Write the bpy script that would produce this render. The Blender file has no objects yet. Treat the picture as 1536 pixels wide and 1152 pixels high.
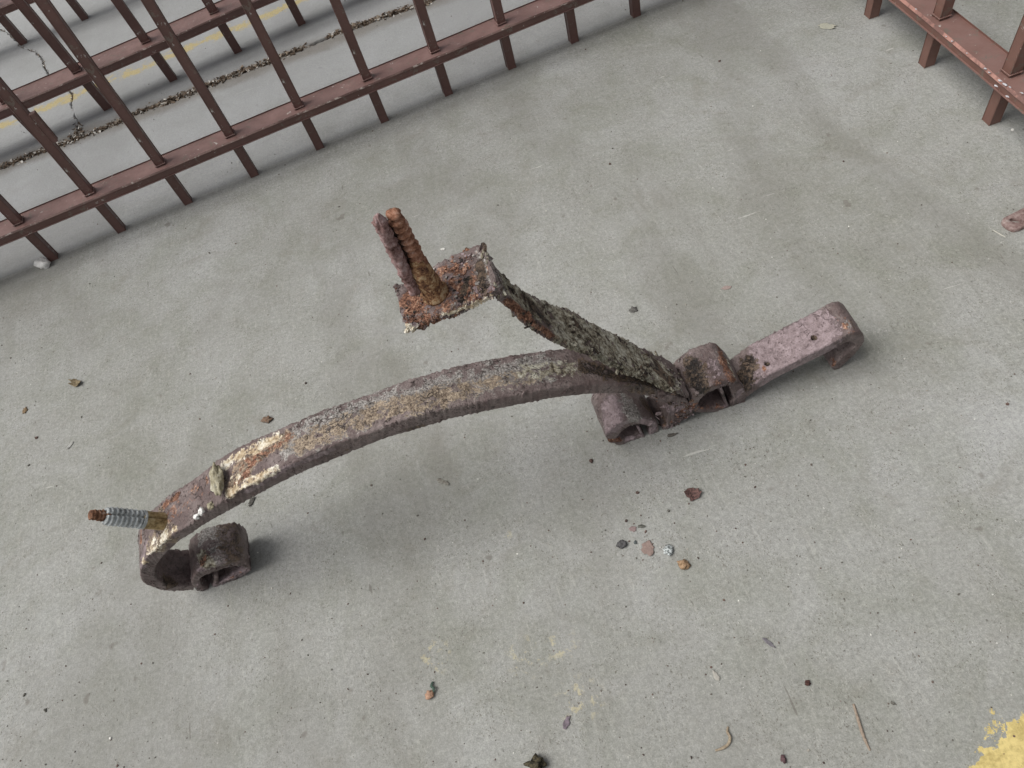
import bpy, bmesh, math, random
import numpy as np
from mathutils import Vector, Matrix, noise
random.seed(7)
sc = bpy.context.scene
COL = sc.collection

# ------------------------------------------------------------------ camera
# a phone held 0.85 m above the floor, looking steeply down, rolled a little
FPX, CX, CY, HCAM = 1153.0, 768.0, 576.0, 0.85
def _n(v): return v / np.linalg.norm(v)
DOWN = _n(np.array([1055.0 - CX, 1390.0 - CY, FPX]))          # world down seen in camera space
AX = _n(np.array([0.943949, -0.330086, -0.0019])); AX = _n(AX - DOWN * (AX @ DOWN))
AY = np.cross(AX, DOWN); AY = AY if AY[2] > 0 else -AY
AZ = -DOWN
M = np.array([AX, AY, AZ])                                      # camera space (x right, y down, z fwd) -> world
cam_d = bpy.data.cameras.new('camera'); cam = bpy.data.objects.new('camera', cam_d); COL.objects.link(cam)
cam_d.sensor_width = 36.0; cam_d.lens = FPX / 1536.0 * 36.0; cam_d.clip_start = 0.01; cam_d.clip_end = 200
r_, u_, b_ = M @ np.array([1, 0, 0]), M @ np.array([0, -1, 0]), M @ np.array([0, 0, -1])
mw = Matrix(((r_[0], u_[0], b_[0], 0), (r_[1], u_[1], b_[1], 0), (r_[2], u_[2], b_[2], HCAM), (0, 0, 0, 1)))
cam.matrix_world = mw
sc.camera = cam
def ray(p): return M @ np.array([p[0] - CX, p[1] - CY, FPX])
def at(p, z=0.0):
    r = ray(p); t = (z - HCAM) / r[2]
    return Vector((r[0] * t, r[1] * t, z))
def px(P):
    v = M.T @ np.array([P[0], P[1], P[2] - HCAM]); return (v[0] / v[2] * FPX + CX, v[1] / v[2] * FPX + CY)
def up_dir(vx, vy):
    u = M @ -_n(np.array([vx - CX, vy - CY, FPX])); return Vector(u)

# ------------------------------------------------------------------ light
w = bpy.data.worlds.new('World'); sc.world = w; w.use_nodes = True
wn, wl = w.node_tree.nodes, w.node_tree.links
bg = wn['Background']; sky = wn.new('ShaderNodeTexSky'); sky.sky_type = 'NISHITA'; sky.sun_disc = False
SUN_EL, SUN_AZ = math.radians(56), math.radians(-90)           # light from the left
sky.sun_elevation = SUN_EL; sky.sun_rotation = SUN_AZ; sky.dust_density = 4.0; sky.air_density = 1.0; sky.ozone_density = 0.5
hs = wn.new('ShaderNodeHueSaturation'); hs.inputs['Saturation'].default_value = 0.13
wl.new(sky.outputs[0], hs.inputs['Color']); wl.new(hs.outputs[0], bg.inputs['Color']); bg.inputs['Strength'].default_value = 0.075
sd = bpy.data.lights.new('sun', 'SUN'); sd.energy = 1.9; sd.angle = math.radians(42); sd.color = (1.0, 0.97, 0.92)
so = bpy.data.objects.new('sun', sd); COL.objects.link(so)
sv = Vector((math.sin(SUN_AZ) * math.cos(SUN_EL), math.cos(SUN_AZ) * math.cos(SUN_EL), math.sin(SUN_EL)))
so.rotation_euler = sv.to_track_quat('Z', 'Y').to_euler(); so.location = sv * 5
sc.view_settings.view_transform = 'Standard'; sc.view_settings.look = 'None'
sc.view_settings.gamma = 1.0; sc.view_settings.use_curve_mapping = False
sc.view_settings.exposure = 0.46

# ------------------------------------------------------------------ helpers
def thing(name, label, cat, loc=(0, 0, 0), group=None):
    o = bpy.data.objects.new(name, None); COL.objects.link(o); o.location = loc
    o.empty_display_size = 0.05; o['label'] = label; o['category'] = cat
    if group: o['group'] = group
    return o
def tag(o, label, cat, group=None):
    o['label'] = label; o['category'] = cat
    if group: o['group'] = group
    return o
def link_mesh(name, me, mat, parent=None):
    o = bpy.data.objects.new(name, me); COL.objects.link(o)
    if mat and not me.materials: me.materials.append(mat)
    if parent is not None:
        o.parent = parent; o.location = -parent.location if parent.parent is None else (0, 0, 0)
    return o
def bm_obj(name, bm, mat, parent=None, smooth=True):
    bmesh.ops.recalc_face_normals(bm, faces=bm.faces)
    me = bpy.data.meshes.new(name); bm.to_mesh(me); bm.free()
    if smooth: me.polygons.foreach_set('use_smooth', [True] * len(me.polygons))
    return link_mesh(name, me, mat, parent)

class NT:
    """small wrapper for building node materials"""
    def __init__(s, name, rough=0.7, spec=0.4):
        s.m = bpy.data.materials.new(name); s.m.use_nodes = True
        s.t = s.m.node_tree; s.N = s.t.nodes; s.L = s.t.links
        s.b = s.N['Principled BSDF']; s.b.inputs['Roughness'].default_value = rough
        s.b.inputs['Specular IOR Level'].default_value = spec
        s.tc = s.N.new('ShaderNodeTexCoord')
        s.co = s.tc.outputs['Object']
    def mapping(s, scale=(1, 1, 1), rot=(0, 0, 0), co=None, loc=(0, 0, 0)):
        n = s.N.new('ShaderNodeMapping'); n.inputs['Scale'].default_value = scale; n.inputs['Rotation'].default_value = rot
        n.inputs['Location'].default_value = loc
        s.L.new(co or s.co, n.inputs['Vector']); return n.outputs[0]
    def noise(s, scale, detail=4, rough=0.6, co=None, dist=0.0):
        n = s.N.new('ShaderNodeTexNoise'); n.inputs['Scale'].default_value = scale; n.inputs['Detail'].default_value = detail
        n.inputs['Roughness'].default_value = rough; n.inputs['Distortion'].default_value = dist
        s.L.new(co or s.co, n.inputs['Vector']); return n.outputs['Fac']
    def voro(s, scale, feature='F1', co=None, rnd=1.0):
        n = s.N.new('ShaderNodeTexVoronoi'); n.feature = feature; n.inputs['Scale'].default_value = scale
        n.inputs['Randomness'].default_value = rnd
        s.L.new(co or s.co, n.inputs['Vector']); return n
    def math(s, op, a, b=None, c=None, clamp=False):
        n = s.N.new('ShaderNodeMath'); n.operation = op; n.use_clamp = clamp
        for i, v in enumerate((a, b, c)):
            if v is None: continue
            if isinstance(v, (int, float)): n.inputs[i].default_value = v
            else: s.L.new(v, n.inputs[i])
        return n.outputs[0]
    def step(s, v, lo, hi, a=0.0, b=1.0):
        n = s.N.new('ShaderNodeMapRange'); n.interpolation_type = 'SMOOTHSTEP'
        for k, x in (('From Min', lo), ('From Max', hi), ('To Min', a), ('To Max', b)): n.inputs[k].default_value = x
        s.L.new(v, n.inputs['Value']); return n.outputs[0]
    def ramp(s, v, stops, k=1.0):
        stops = [(.5 + (p - .5) * k, c) for p, c in stops]
        n = s.N.new('ShaderNodeValToRGB'); e = n.color_ramp.elements
        while len(e) < len(stops): e.new(0.5)
        for el, (p, c) in zip(e, stops): el.position = p; el.color = (*c, 1)
        s.L.new(v, n.inputs[0]); return n.outputs[0]
    def mix(s, f, a, b, mode='MIX'):
        n = s.N.new('ShaderNodeMix'); n.data_type = 'RGBA'; n.blend_type = mode
        for i, v in ((0, f), (6, a), (7, b)):
            if isinstance(v, (int, float)): n.inputs[i].default_value = v
            elif isinstance(v, tuple): n.inputs[i].default_value = (*v, 1)
            else: s.L.new(v, n.inputs[i])
        return n.outputs[2]
    def attr(s, name):
        n = s.N.new('ShaderNodeAttribute'); n.attribute_name = name; return n.outputs['Fac']
    def color(s, c):
        if isinstance(c, tuple): s.b.inputs['Base Color'].default_value = (*c, 1)
        else: s.L.new(c, s.b.inputs['Base Color'])
    def rough(s, r): s.L.new(r, s.b.inputs['Roughness'])
    def bump(s, h, dist=0.001, strength=1.0):
        n = s.N.new('ShaderNodeBump'); n.inputs['Distance'].default_value = dist; n.inputs['Strength'].default_value = strength
        s.L.new(h, n.inputs['Height']); s.L.new(n.outputs[0], s.b.inputs['Normal'])

# ------------------------------------------------------------------ concrete
def concrete():
    m = NT('concrete', 0.85, 0.25)
    big = m.noise(2.1, 5, 0.6, dist=0.4); mid = m.noise(11, 5, 0.65, dist=0.6); med = m.noise(45, 4, 0.6)
    fine = m.noise(230, 4, 0.75); grain = m.noise(620, 3, 0.8)
    base = m.ramp(big, [(0.3, (0.262, 0.262, 0.240)), (0.5, (0.318, 0.320, 0.306)), (0.7, (0.372, 0.377, 0.372))])
    base = m.mix(m.step(mid, 0.35, 0.75), base, m.mix(1.0, base, (0.83, 0.84, 0.79), 'MULTIPLY'))
    base = m.mix(m.step(med, 0.5, 0.8, 0, 0.5), base, m.mix(1.0, base, (0.86, 0.83, 0.80), 'MULTIPLY'))
    v = m.math('MULTIPLY_ADD', fine, 0.95, 0.52); base = m.mix(1.0, base, v, 'MULTIPLY')
    v = m.math('MULTIPLY_ADD', grain, 1.0, 0.50); base = m.mix(1.0, base, v, 'MULTIPLY')
    # brushed fibres
    st = m.noise(170, 3, 0.7, co=m.mapping((1, 0.16, 1), (0, 0, 0.9)))
    base = m.mix(m.step(st, 0.56, 0.75, 0, 0.28), base, (0.5, 0.49, 0.45))
    st2 = m.noise(150, 3, 0.7, co=m.mapping((1, 0.14, 1), (0, 0, -0.5), loc=(3, 1, 0)))
    base = m.mix(m.step(st2, 0.57, 0.75, 0, 0.35), base, (0.17, 0.165, 0.15))
    # pale fleck and dark grit, each with its own size
    wn_ = m.N.new('ShaderNodeTexNoise'); wn_.inputs['Scale'].default_value = 420; wn_.inputs['Detail'].default_value = 3; m.L.new(m.co, wn_.inputs['Vector'])
    def warp(k):
        q = m.N.new('ShaderNodeVectorMath'); q.operation = 'MULTIPLY_ADD'; m.L.new(wn_.outputs['Color'], q.inputs[0]); q.inputs[1].default_value = (.006, .006, .006)
        m.L.new(m.mapping((1.25, .8, 1), loc=(k * .1, k * .03, 0), rot=(0, 0, k * .01)), q.inputs[2]); return q.outputs[0]
    for sc_, r0, r1, c, k, g0 in ((150, .05, .16, (.60, .59, .54), .75, .62), (330, .10, .30, (.52, .51, .47), .38, .50),
                              (120, .06, .16, (.07, .065, .055), .8, .60), (300, .18, .28, (.13, .12, .10), .7, .50), (60, .05, .075, (.09, .08, .06), .9, .5), (75, .035, .055, (.75, .74, .7), .9, .54)):
        vo = m.voro(sc_, co=warp(sc_))
        g = m.noise(18, 3, 0.6, co=m.mapping(loc=(sc_ * .01, 2, 0)))
        f = m.math('MULTIPLY', m.step(vo.outputs['Distance'], r0, r1, 1, 0), m.step(g, g0 - .06, g0 + .06, 0, k))
        base = m.mix(f, base, c)
    # soft dirt smudges and scuffs, plus broad painted bands of shade
    sm = m.noise(5.5, 6, 0.7, dist=1.2)
    base = m.mix(m.step(sm, 0.54, 0.70, 0, 0.40), base, (0.20, 0.190, 0.16))
    bd = m.noise(3.2, 4, 0.6, co=m.mapping((1.0, .28, 1), (0, 0, .75), loc=(1.3, .2, 0)), dist=.5); base = m.mix(m.step(bd, .47, .62, 0, .42), base, (0.185, 0.18, 0.16))  # wide diagonal shadow bands, put into the floor colour
    sc1 = m.noise(85, 3, .6, co=m.mapping((1, .16, 1), (0, 0, .35)), dist=.4); base = m.mix(m.step(sc1, .72, .75, 0, .6), base, (0.13, 0.12, 0.105))
    sc2 = m.noise(80, 3, .6, co=m.mapping((.13, 1, 1), (0, 0, .6), loc=(4, 4, 0)), dist=.4); base = m.mix(m.step(sc2, .72, .75, 0, .6), base, (0.52, 0.51, 0.48))
    m5 = m.noise(125, 4, .75, co=m.mapping(loc=(3, 9, 0))); base = m.mix(1.0, base, m.math('MULTIPLY_ADD', m5, 0.55, 0.72), 'MULTIPLY')
    sp = m.noise(34, 2, 0.5, co=m.mapping(loc=(5, 5, 0)))
    base = m.mix(m.step(sp, 0.70, 0.76, 0, 0.45), base, (0.12, 0.10, 0.085))
    # traffic paint: one worn stripe beyond the joint, one patch near the camera, faint traces between
    geo = m.N.new('ShaderNodeNewGeometry'); sep = m.N.new('ShaderNodeSeparateXYZ'); m.L.new(geo.outputs['Position'], sep.inputs[0])
    X, Y = sep.outputs[0], sep.outputs[1]
    a, b = at((0, 170)), at((400, 3)); hwid = (at((182, 66)) - at((182, 119))).length * .5 * .93
    dx, dy = (b - a).normalized().x, (b - a).normalized().y
    dist = m.math('ABSOLUTE', m.math('ADD', m.math('MULTIPLY', m.math('SUBTRACT', X, a.x), -dy), m.math('MULTIPLY', m.math('SUBTRACT', Y, a.y), dx)))
    wear = m.noise(17, 6, 0.72, dist=0.5); wear2 = m.noise(85, 4, 0.7)
    wr = m.math('MULTIPLY_ADD', wear2, 0.5, wear)
    yel = m.mix(m.step(fine, .3, .7), (0.42, 0.33, 0.13), (0.54, 0.45, 0.22))
    # the stripe keeps most of its paint along its two edges
    prof = m.math('SUBTRACT', 0.20, m.math('MULTIPLY', m.math('ABSOLUTE', m.math('SUBTRACT', dist, hwid * .8)), 7.0))
    f = m.step(m.math('ADD', wr, prof), 0.80, 0.96, 0, 0.8)
    f = m.math('MULTIPLY', f, m.step(dist, hwid, hwid * 1.12, 1, 0)); stripe = f
    # cooler, smoother strip of floor from the railing's feet back, with its own edge
    fa_, fb_ = at((85, 391)), at((961, 25)); fx, fy = (fb_ - fa_).normalized().x, (fb_ - fa_).normalized().y
    fd = m.math('ADD', m.math('MULTIPLY', m.math('SUBTRACT', X, fa_.x), -fy), m.math('MULTIPLY', m.math('SUBTRACT', Y, fa_.y), fx))
    fd = m.math('ADD', fd, m.math('MULTIPLY', m.math('SUBTRACT', wear2, .5), .006))
    base = m.mix(m.step(fd, .012, .020, 0, .38), base, (.335, .345, .372))
    base = m.mix(m.step(m.math('ABSOLUTE', m.math('SUBTRACT', fd, .012)), .001, .004, .22, 0), base, (.45, .45, .44))
    base = m.mix(m.step(fd, .19, .24, 0, .28), base, (.43, .44, .45))
    base = m.mix(stripe, base, yel)
    # dirt bleeding out of the joint
    ja, jb_ = at((0, 251.6)), at((652, 1)); jx, jy = (jb_ - ja).normalized().x, (jb_ - ja).normalized().y
    jd = m.math('ABSOLUTE', m.math('ADD', m.math('MULTIPLY', m.math('SUBTRACT', X, ja.x), -jy), m.math('MULTIPLY', m.math('SUBTRACT', Y, ja.y), jx)))
    jd = m.math('ADD', jd, m.math('MULTIPLY', m.math('SUBTRACT', wear, .5), .05))
    base = m.mix(m.step(jd, .008, .045, .55, 0), base, (.15, .125, .095))
    p0 = at((1628, 1240)); rr = m.math('SQRT', m.math('ADD', m.math('POWER', m.math('SUBTRACT', X, p0.x), 2.0), m.math('POWER', m.math('SUBTRACT', Y, p0.y), 2.0)))
    f = m.step(m.math('ADD', m.math('MULTIPLY', wr, 0.11), m.math('MULTIPLY', rr, -1.0)), -0.006, -0.0025, 0, 1)
    base = m.mix(f, base, m.mix(m.step(m.math('ADD', m.math('MULTIPLY', fine, .5), m.math('MULTIPLY', med, .5)), .38, .6), (0.42, 0.33, 0.13), (0.64, 0.52, 0.22)))
    for q, rad in (((652, 985), .018), ((790, 985), .020), ((870, 1050), .022), ((842, 968), .016), ((760, 803), .006), ((640, 600), .02)):
        c = at(q); rr = m.math('SQRT', m.math('ADD', m.math('POWER', m.math('SUBTRACT', X, c.x), 2.0), m.math('POWER', m.math('SUBTRACT', Y, c.y), 2.0)))
        f = m.math('MULTIPLY', m.step(rr, rad * .4, rad * 1.5, 1, 0), m.step(wear2, 0.545, 0.62, 0, 0.40)); base = m.mix(f, base, (0.60, 0.52, 0.30))
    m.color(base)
    h = m.math('ADD', m.math('MULTIPLY', fine, 0.8), m.math('ADD', m.math('MULTIPLY', med, 1.2), m.math('MULTIPLY', grain, 0.35)))
    m.bump(h, 0.0011, 0.75); m.rough(m.step(mid, 0.3, 0.7, 0.65, 0.9))
    return m.m
CONC = concrete()

def lin(seq):  # dense ragged polyline from control points
    pts = []
    for a, b in zip(seq[:-1], seq[1:]):
        n = max(2, int((b - a).length / 0.005)) if (b - a).length < 1.0 else 12
        for i in range(n): pts.append(a.lerp(b, i / n))
    pts.append(seq[-1]); return pts
def ragged(pts, amp, seed):
    out = []
    for i, p in enumerate(pts):
        d = (pts[min(i + 1, len(pts) - 1)] - pts[max(i - 1, 0)]).normalized(); nn = Vector((-d.y, d.x, 0))
        q = Vector((p.x * 40, p.y * 40, seed))
        out.append(p + nn * amp * (noise.fractal(q, 1.0, 2.0, 4)))
    return out
joint_px = [(0, 251.6), (65.6, 226), (109, 211.5), (135, 200.5), (182, 182), (204, 169.6), (255, 152), (313.6, 127.6), (365, 107), (443, 77), (518, 45), (593, 19), (652, 1)]
joint = [at(p) for p in joint_px]
d0, d1 = (joint[0] - joint[3]).normalized(), (joint[-1] - joint[3]).normalized()
joint = [joint[0] + d0 * 9] + joint + [joint[-1] + d1 * 9]
JL = lin(joint)
crack_px = [(116, 206), (116.7, 182), (107.6, 160), (108, 140), (88, 122), (72, 111), (67, 100), (62.5, 87), (53, 78), (34, 71), (15.6, 51.6), (0, 44)]
crack = [at(p) for p in crack_px]; crack.append(crack[-1] + (crack[-1] - crack[-4]).normalized() * 6); CL = lin(crack)
def slab(name, poly):
    bm = bmesh.new(); n = len(poly)
    cen = sum(poly, Vector()) / n
    area = sum(poly[i].x * poly[(i + 1) % n].y - poly[(i + 1) % n].x * poly[i].y for i in range(n))
    if area < 0: poly = poly[::-1]
    rings = []
    for off, z in ((0.0, 0.0), (0.0016, -0.0012), (0.0028, -0.0045), (0.003, -0.05)):
        r = []
        for i, p in enumerate(poly):
            d = (poly[(i + 1) % n] - poly[i - 1]).normalized(); nn = Vector((d.y, -d.x, 0))
            r.append(bm.verts.new(p + nn * off + Vector((0, 0, z))))
        rings.append(r)
    bm.faces.new(rings[0])
    for a, b in zip(rings[:-1], rings[1:]):
        for i in range(n): bm.faces.new((a[i], b[i], b[(i + 1) % n], a[(i + 1) % n]))
    o = bm_obj(name, bm, CONC, None, False); o['kind'] = 'structure'; return o
def off(pts, d):
    out = []
    for i, p in enumerate(pts):
        t = (pts[min(i + 2, len(pts) - 1)] - pts[max(i - 2, 0)]).normalized(); out.append(p + Vector((-t.y, t.x, 0)) * d)
    return out
jf = ragged(off(JL, -0.0070), 0.009, 1); jb = ragged(off(JL, 0.0070), 0.009, 7)
xa, xb = JL[0], JL[-1]
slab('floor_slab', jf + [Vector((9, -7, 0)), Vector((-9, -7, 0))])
ki = min(range(len(JL)), key=lambda i: (JL[i] - crack[0]).length)
cL = ragged(off(CL, 0.0032), 0.005, 3); cR = ragged(off(CL, -0.0032), 0.005, 5)
wid = lambda i: 1.0
sideL, sideR = (cL, cR)
if (cL[5] - JL[0]).length > (cR[5] - JL[0]).length: sideL, sideR = cR, cL
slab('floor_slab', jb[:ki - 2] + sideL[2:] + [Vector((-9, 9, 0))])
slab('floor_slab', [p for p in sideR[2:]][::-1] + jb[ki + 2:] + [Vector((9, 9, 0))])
def bed():
    m = NT('joint_dirt', 0.95, 0.1); n1 = m.noise(120, 5, .7)
    m.color(m.ramp(n1, [(0.3, (0.05, 0.042, 0.032)), (0.55, (0.13, 0.11, 0.085)), (0.8, (0.24, 0.21, 0.17))])); m.bump(m.noise(300, 4, .7), .003)
    bm = bmesh.new(); vs = [bm.verts.new((x, y, -0.009)) for x, y in ((-10, -8), (10, -8), (10, 10), (-10, 10))]; bm.faces.new(vs)
    o = bm_obj('ground', bm, m.m, None, False); o['kind'] = 'structure'
bed()

# ------------------------------------------------------------------ litter packed in the joint
def litter():
    m = NT('joint_litter', 0.85, 0.2)
    a = m.attr('tone')
    m.color(m.ramp(a, [(0.0, (0.05, 0.035, 0.025)), (0.3, (0.13, 0.095, 0.07)), (0.55, (0.27, 0.22, 0.17)), (0.78, (0.36, 0.33, 0.29)), (0.93, (0.62, 0.60, 0.56))]))
    bm = bmesh.new(); lay = bm.verts.layers.float.new('tone'); R = random.Random(3)
    def scatter(line, i0, i1, n, sp, big):
        for _ in range(n):
            i = R.randrange(i0, i1 - 1); p = line[i].lerp(line[i + 1], R.random())
            g = noise.noise(Vector((p.x * 9, p.y * 9, 2)))
            if R.random() > 0.55 + 0.9 * g: continue
            p = p + Vector((R.gauss(0, sp), R.gauss(0, sp), 0)); s = R.uniform(.0012, .0042) * big
            z = -0.007 + R.random() * 0.008
            if abs(R.gauss(0, 1)) > 2.0: z = 0.001
            T = R.choice((R.random() * .6, R.random() * .6, R.random(), 1.0 if R.random() < .3 else .4))
            k = R.choice((3, 4, 4)); ang = R.random() * 6.28; asp = R.uniform(.3, 1)
            tilt = Matrix.Rotation(R.uniform(-.7, .7), 3, 'X') @ Matrix.Rotation(R.uniform(-.7, .7), 3, 'Y')
            vs = []
            for j in range(k):
                t = 6.283 * j / k + R.uniform(-.3, .3); q = tilt @ Vector((math.cos(t) * s, math.sin(t) * s * asp, R.uniform(-.3, .3) * s))
                q = Matrix.Rotation(ang, 3, 'Z') @ q; v = bm.verts.new(p + q + Vector((0, 0, z + s * .5))); v[lay] = T; vs.append(v)
            ap = bm.verts.new(p + Vector((0, 0, z + s * .5 - s * .5))); ap[lay] = T * .8
            bm.faces.new(vs)
            for j in range(k): bm.faces.new((vs[j], ap, vs[(j + 1) % k]))
    lo = min(range(len(JL)), key=lambda i: (JL[i] - at((-60, 275))).length); hi = min(range(len(JL)), key=lambda i: (JL[i] - at((760, -40))).length)
    scatter(JL, lo, hi, 9500, 0.0058, 1.15)
    scatter(CL, 0, min(len(CL) - 2, 150), 1300, 0.0022, .6); scatter(CL, 0, 14, 1100, 0.0085, 1.35)
    mid_ = min(range(len(JL)), key=lambda i: (JL[i] - at((320, 125))).length)
    scatter(JL, mid_ - 20, mid_ + 70, 1500, .006, 1.6)
    o = bm_obj('joint_litter', bm, m.m, None, False); o['kind'] = 'stuff'
    tag(o, 'crumbled leaves and grit packed in the joint between the concrete slabs', 'litter')
litter()

# ------------------------------------------------------------------ railings
def rail_paint(name, c1, c2, dusty):
    m = NT(name, 0.45, 0.5)
    n = m.noise(9, 5, .6); f = m.noise(160, 4, .7); b = m.mix(m.step(n, .35, .7), c1, c2)
    b = m.mix(1.0, b, m.math('MULTIPLY_ADD', f, .5, .75), 'MULTIPLY')
    geo = m.N.new('ShaderNodeNewGeometry'); sp = m.N.new('ShaderNodeSeparateXYZ'); m.L.new(geo.outputs['Normal'], sp.inputs[0])
    up = m.step(sp.outputs[2], .5, .95)
    dust = m.math('MULTIPLY', up, m.step(m.noise(30, 5, .7), .25, .7, .35 * dusty, 1.0 * dusty))
    b = m.mix(dust, b, (0.285, 0.182, 0.168))
    ch = m.noise(55, 6, .75, dist=.6); b = m.mix(m.step(ch, .58, .61), b, (0.16, 0.12, 0.10))
    pr = m.noise(75, 5, .7, co=m.mapping(loc=(9, 2, 4)), dist=.3); b = m.mix(m.step(pr, .645, .68, 0, .8), b, (0.55, 0.53, 0.50))
    m.color(b); m.rough(m.step(f, .3, .8, .38, .62)); m.bump(m.math('ADD', m.noise(60, 4, .6), m.math('MULTIPLY', m.step(ch, .66, .69), -.6)), .0008, .6)
    return m.m
PA = rail_paint('brown_paint', (0.112, 0.058, 0.050), (0.150, 0.078, 0.068), 0.62)
PD = rail_paint('red_brown_paint', (0.150, 0.078, 0.062), (0.190, 0.102, 0.082), 0.40)
def box_bm(a, b, w_, d_, sidev, n=1, bev=0.0009, wob=0.0):
    """bar from a to b with width w_ along sidev and depth d_ across it"""
    bm = bmesh.new(); ax = (b - a).normalized(); sx = (sidev - ax * sidev.dot(ax)).normalized(); sy = ax.cross(sx)
    rings = []
    for i in range(n + 1):
        c = a.lerp(b, i / n)
        if wob: c = c + Vector((noise.noise(c * 7), noise.noise(c * 7 + Vector((9, 1, 3))), noise.noise(c * 7 + Vector((2, 8, 3))))) * wob
        r = []
        for (x, y) in ((-1, -1), (1, -1), (1, 1), (-1, 1)):
            for (ex, ey) in (((1, 0), (0, 1)) if x * y > 0 else ((0, 1), (1, 0))):
                r.append(bm.verts.new(c + sx * (x * (w_ / 2 - bev * ex)) + sy * (y * (d_ / 2 - bev * ey))))
        rings.append(r)
    for r0, r1 in zip(rings[:-1], rings[1:]):
        for j in range(8): bm.faces.new((r0[j], r0[(j + 1) % 8], r1[(j + 1) % 8], r1[j]))
    bm.faces.new(rings[0]); bm.faces.new(rings[-1]); return bm
def _edge():
    m = NT('worn_edge', .5, .5); n = m.noise(45, 5, .7, dist=.4); b = m.mix(m.step(n, .38, .58), (.150, .075, .062), (.36, .185, .150))
    b = m.mix(m.step(m.noise(120, 4, .7), .63, .68), b, (.10, .06, .05)); m.color(b); m.bump(n, .001, .6); return m.m
def _edge2():
    m = NT('scuffed_edge', .6, .4); n = m.noise(60, 6, .75, dist=.6); b = m.mix(m.step(m.noise(14, 3, .6), .45, .6), (.085, .044, .038), (.17, .105, .092))
    b = m.mix(m.step(n, .56, .62, 0, .9), b, (.36, .31, .28)); b = m.mix(m.step(m.noise(150, 4, .7), .60, .66), b, (.05, .035, .03)); m.color(b); m.bump(n, .0015, .8); return m.m
EDGE2 = _edge2(); EDGE = _edge(); WHT = NT('white_chip', .7); WHT.color((.52, .51, .54)); WHT = WHT.m
def railing(name, label, p0, dirv, pitch, k0, k1, z0, up, zr, rail_w, rail_h, pk, mat, height, posts, edge_mat=None):
    root = thing(name, label, 'railing', (p0.x, p0.y, 0), 'brown railings standing on the concrete')
    dirv = dirv.normalized(); nrm = Vector((0, 0, 1)).cross(dirv); ck = pk * .39
    base = Vector((p0.x, p0.y, z0)); up = up / up.z
    first = bm_obj('picket', box_bm(Vector((0, 0, 0)), up * height, pk, pk, dirv, 40, .0009, .0009), mat, None, False)
    proto = first.data
    for k in range(k0, k1):
        q = first
        if k > k0: q = first.copy(); COL.objects.link(q)
        q.parent = root
        q.location = base + dirv * (pitch * k) + dirv * ck + nrm * ck - root.location
        # weld bead where the picket enters the rail
        bb = bmesh.new()
        for s in range(30):
            t = s / 30 * 6.283; c = Vector((max(-1, min(1, 1.5 * math.cos(t))), max(-1, min(1, 1.5 * math.sin(t))), 0)) * (pk * .5)
            p = base + dirv * (pitch * k + ck) + nrm * ck + up * (zr) + dirv * c.x + nrm * c.y
            mm = Matrix.Translation(p + Vector((0, 0, .0004))) @ Matrix.Diagonal((.0022 + .0014 * noise.noise(p * 190), .0022, .0012 + .0009 * noise.noise(p * 260), 1))
            bmesh.ops.create_icosphere(bb, subdivisions=1, radius=1, matrix=mm)
        bm_obj('weld_bead', bb, mat, root)
    for zt, nm in ((zr, 'rail'), (zr + height * .86, 'rail')):
        c = base + up * (zt - rail_h / 2) + nrm * ck
        a, b = c + dirv * (pitch * (k0 - .6)), c + dirv * (pitch * (k1 - .4))
        o = bm_obj(nm, box_bm(a, b, rail_w, rail_h, nrm, 90, .0014 if edge_mat is None else (.0034 if edge_mat is EDGE else .0022), .0012), mat, root, False)
        if edge_mat:
            o.data.materials.append(edge_mat)
            for p in o.data.polygons:
                if p.normal.z > .3 and p.normal.z < .9 and math.hypot(p.normal.x, p.normal.y) > .3: p.material_index = 1
    for kp in posts:
        c = base + dirv * (pitch * kp) + nrm * pk * .5; c.z = 0
        bm_obj('post', box_bm(c, c + up * (height + z0 + .05), .038, .038, dirv, 2, .002), mat, root, False)
    return root
A0, A9 = at((85, 391)), at((961, 25)); dA = A9 - A0
rootA = railing('railing', 'brown railing with its feet nearest the rusty bracket at upper left', at((77, 392)), dA, 0.1342, -4, 14, 0.0, up_dir(1075, 1390), .094, .052, .0175, .0165, PA, .95, (-4.5, 13.5), EDGE2)
B0, B3 = at((157.5, 166)), at((449, 39))
railing('railing', 'brown railing standing behind the nearer one across the worn yellow stripe', B0, B3 - B0, (B3 - B0).length / 3, -4, 10, 0, up_dir(1100, 1290), .1, .07, .019, .0185, PA, .95, (-4.5, 9.5), EDGE2)
C0, C1 = at((32, 68)), at((124, 31))
railing('railing', 'farthest brown railing, only its lower rail and feet at top left corner', C0, C1 - C0, (C1 - C0).length, -4, 8, 0, up_dir(1120, 1300), .105, .06, .019, .019, PA, .95, (-4.5, 7.5), EDGE2)
D1, D2 = at((1379, 95)), at((1474.5, 180))
railD = railing('railing', 'redder brown railing with chipped lower rail at the upper right corner', D1, D2 - D1, (D2 - D1).length, -5, 4, 0, up_dir(985, 1390), .085, .05, .0195, .0185, PD, .95, (-5.5, 3.5), EDGE)
def stub():
    # short bar welded to the side of the second picket
    u = up_dir(1075, 1390); u = u / u.z; f = at((185, 349)); best = min((math.hypot(px(f + u * h)[0] - 68, px(f + u * h)[1] - 195), h) for h in [i * .005 for i in range(20, 160)])[1]
    d = dA.normalized(); a = f + u * (best - .02) + d * .0135; b = a + u * .055
    bm_obj('latch_stub', box_bm(a, b, .011, .011, d, 2), PA, rootA, False)
stub()
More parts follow.
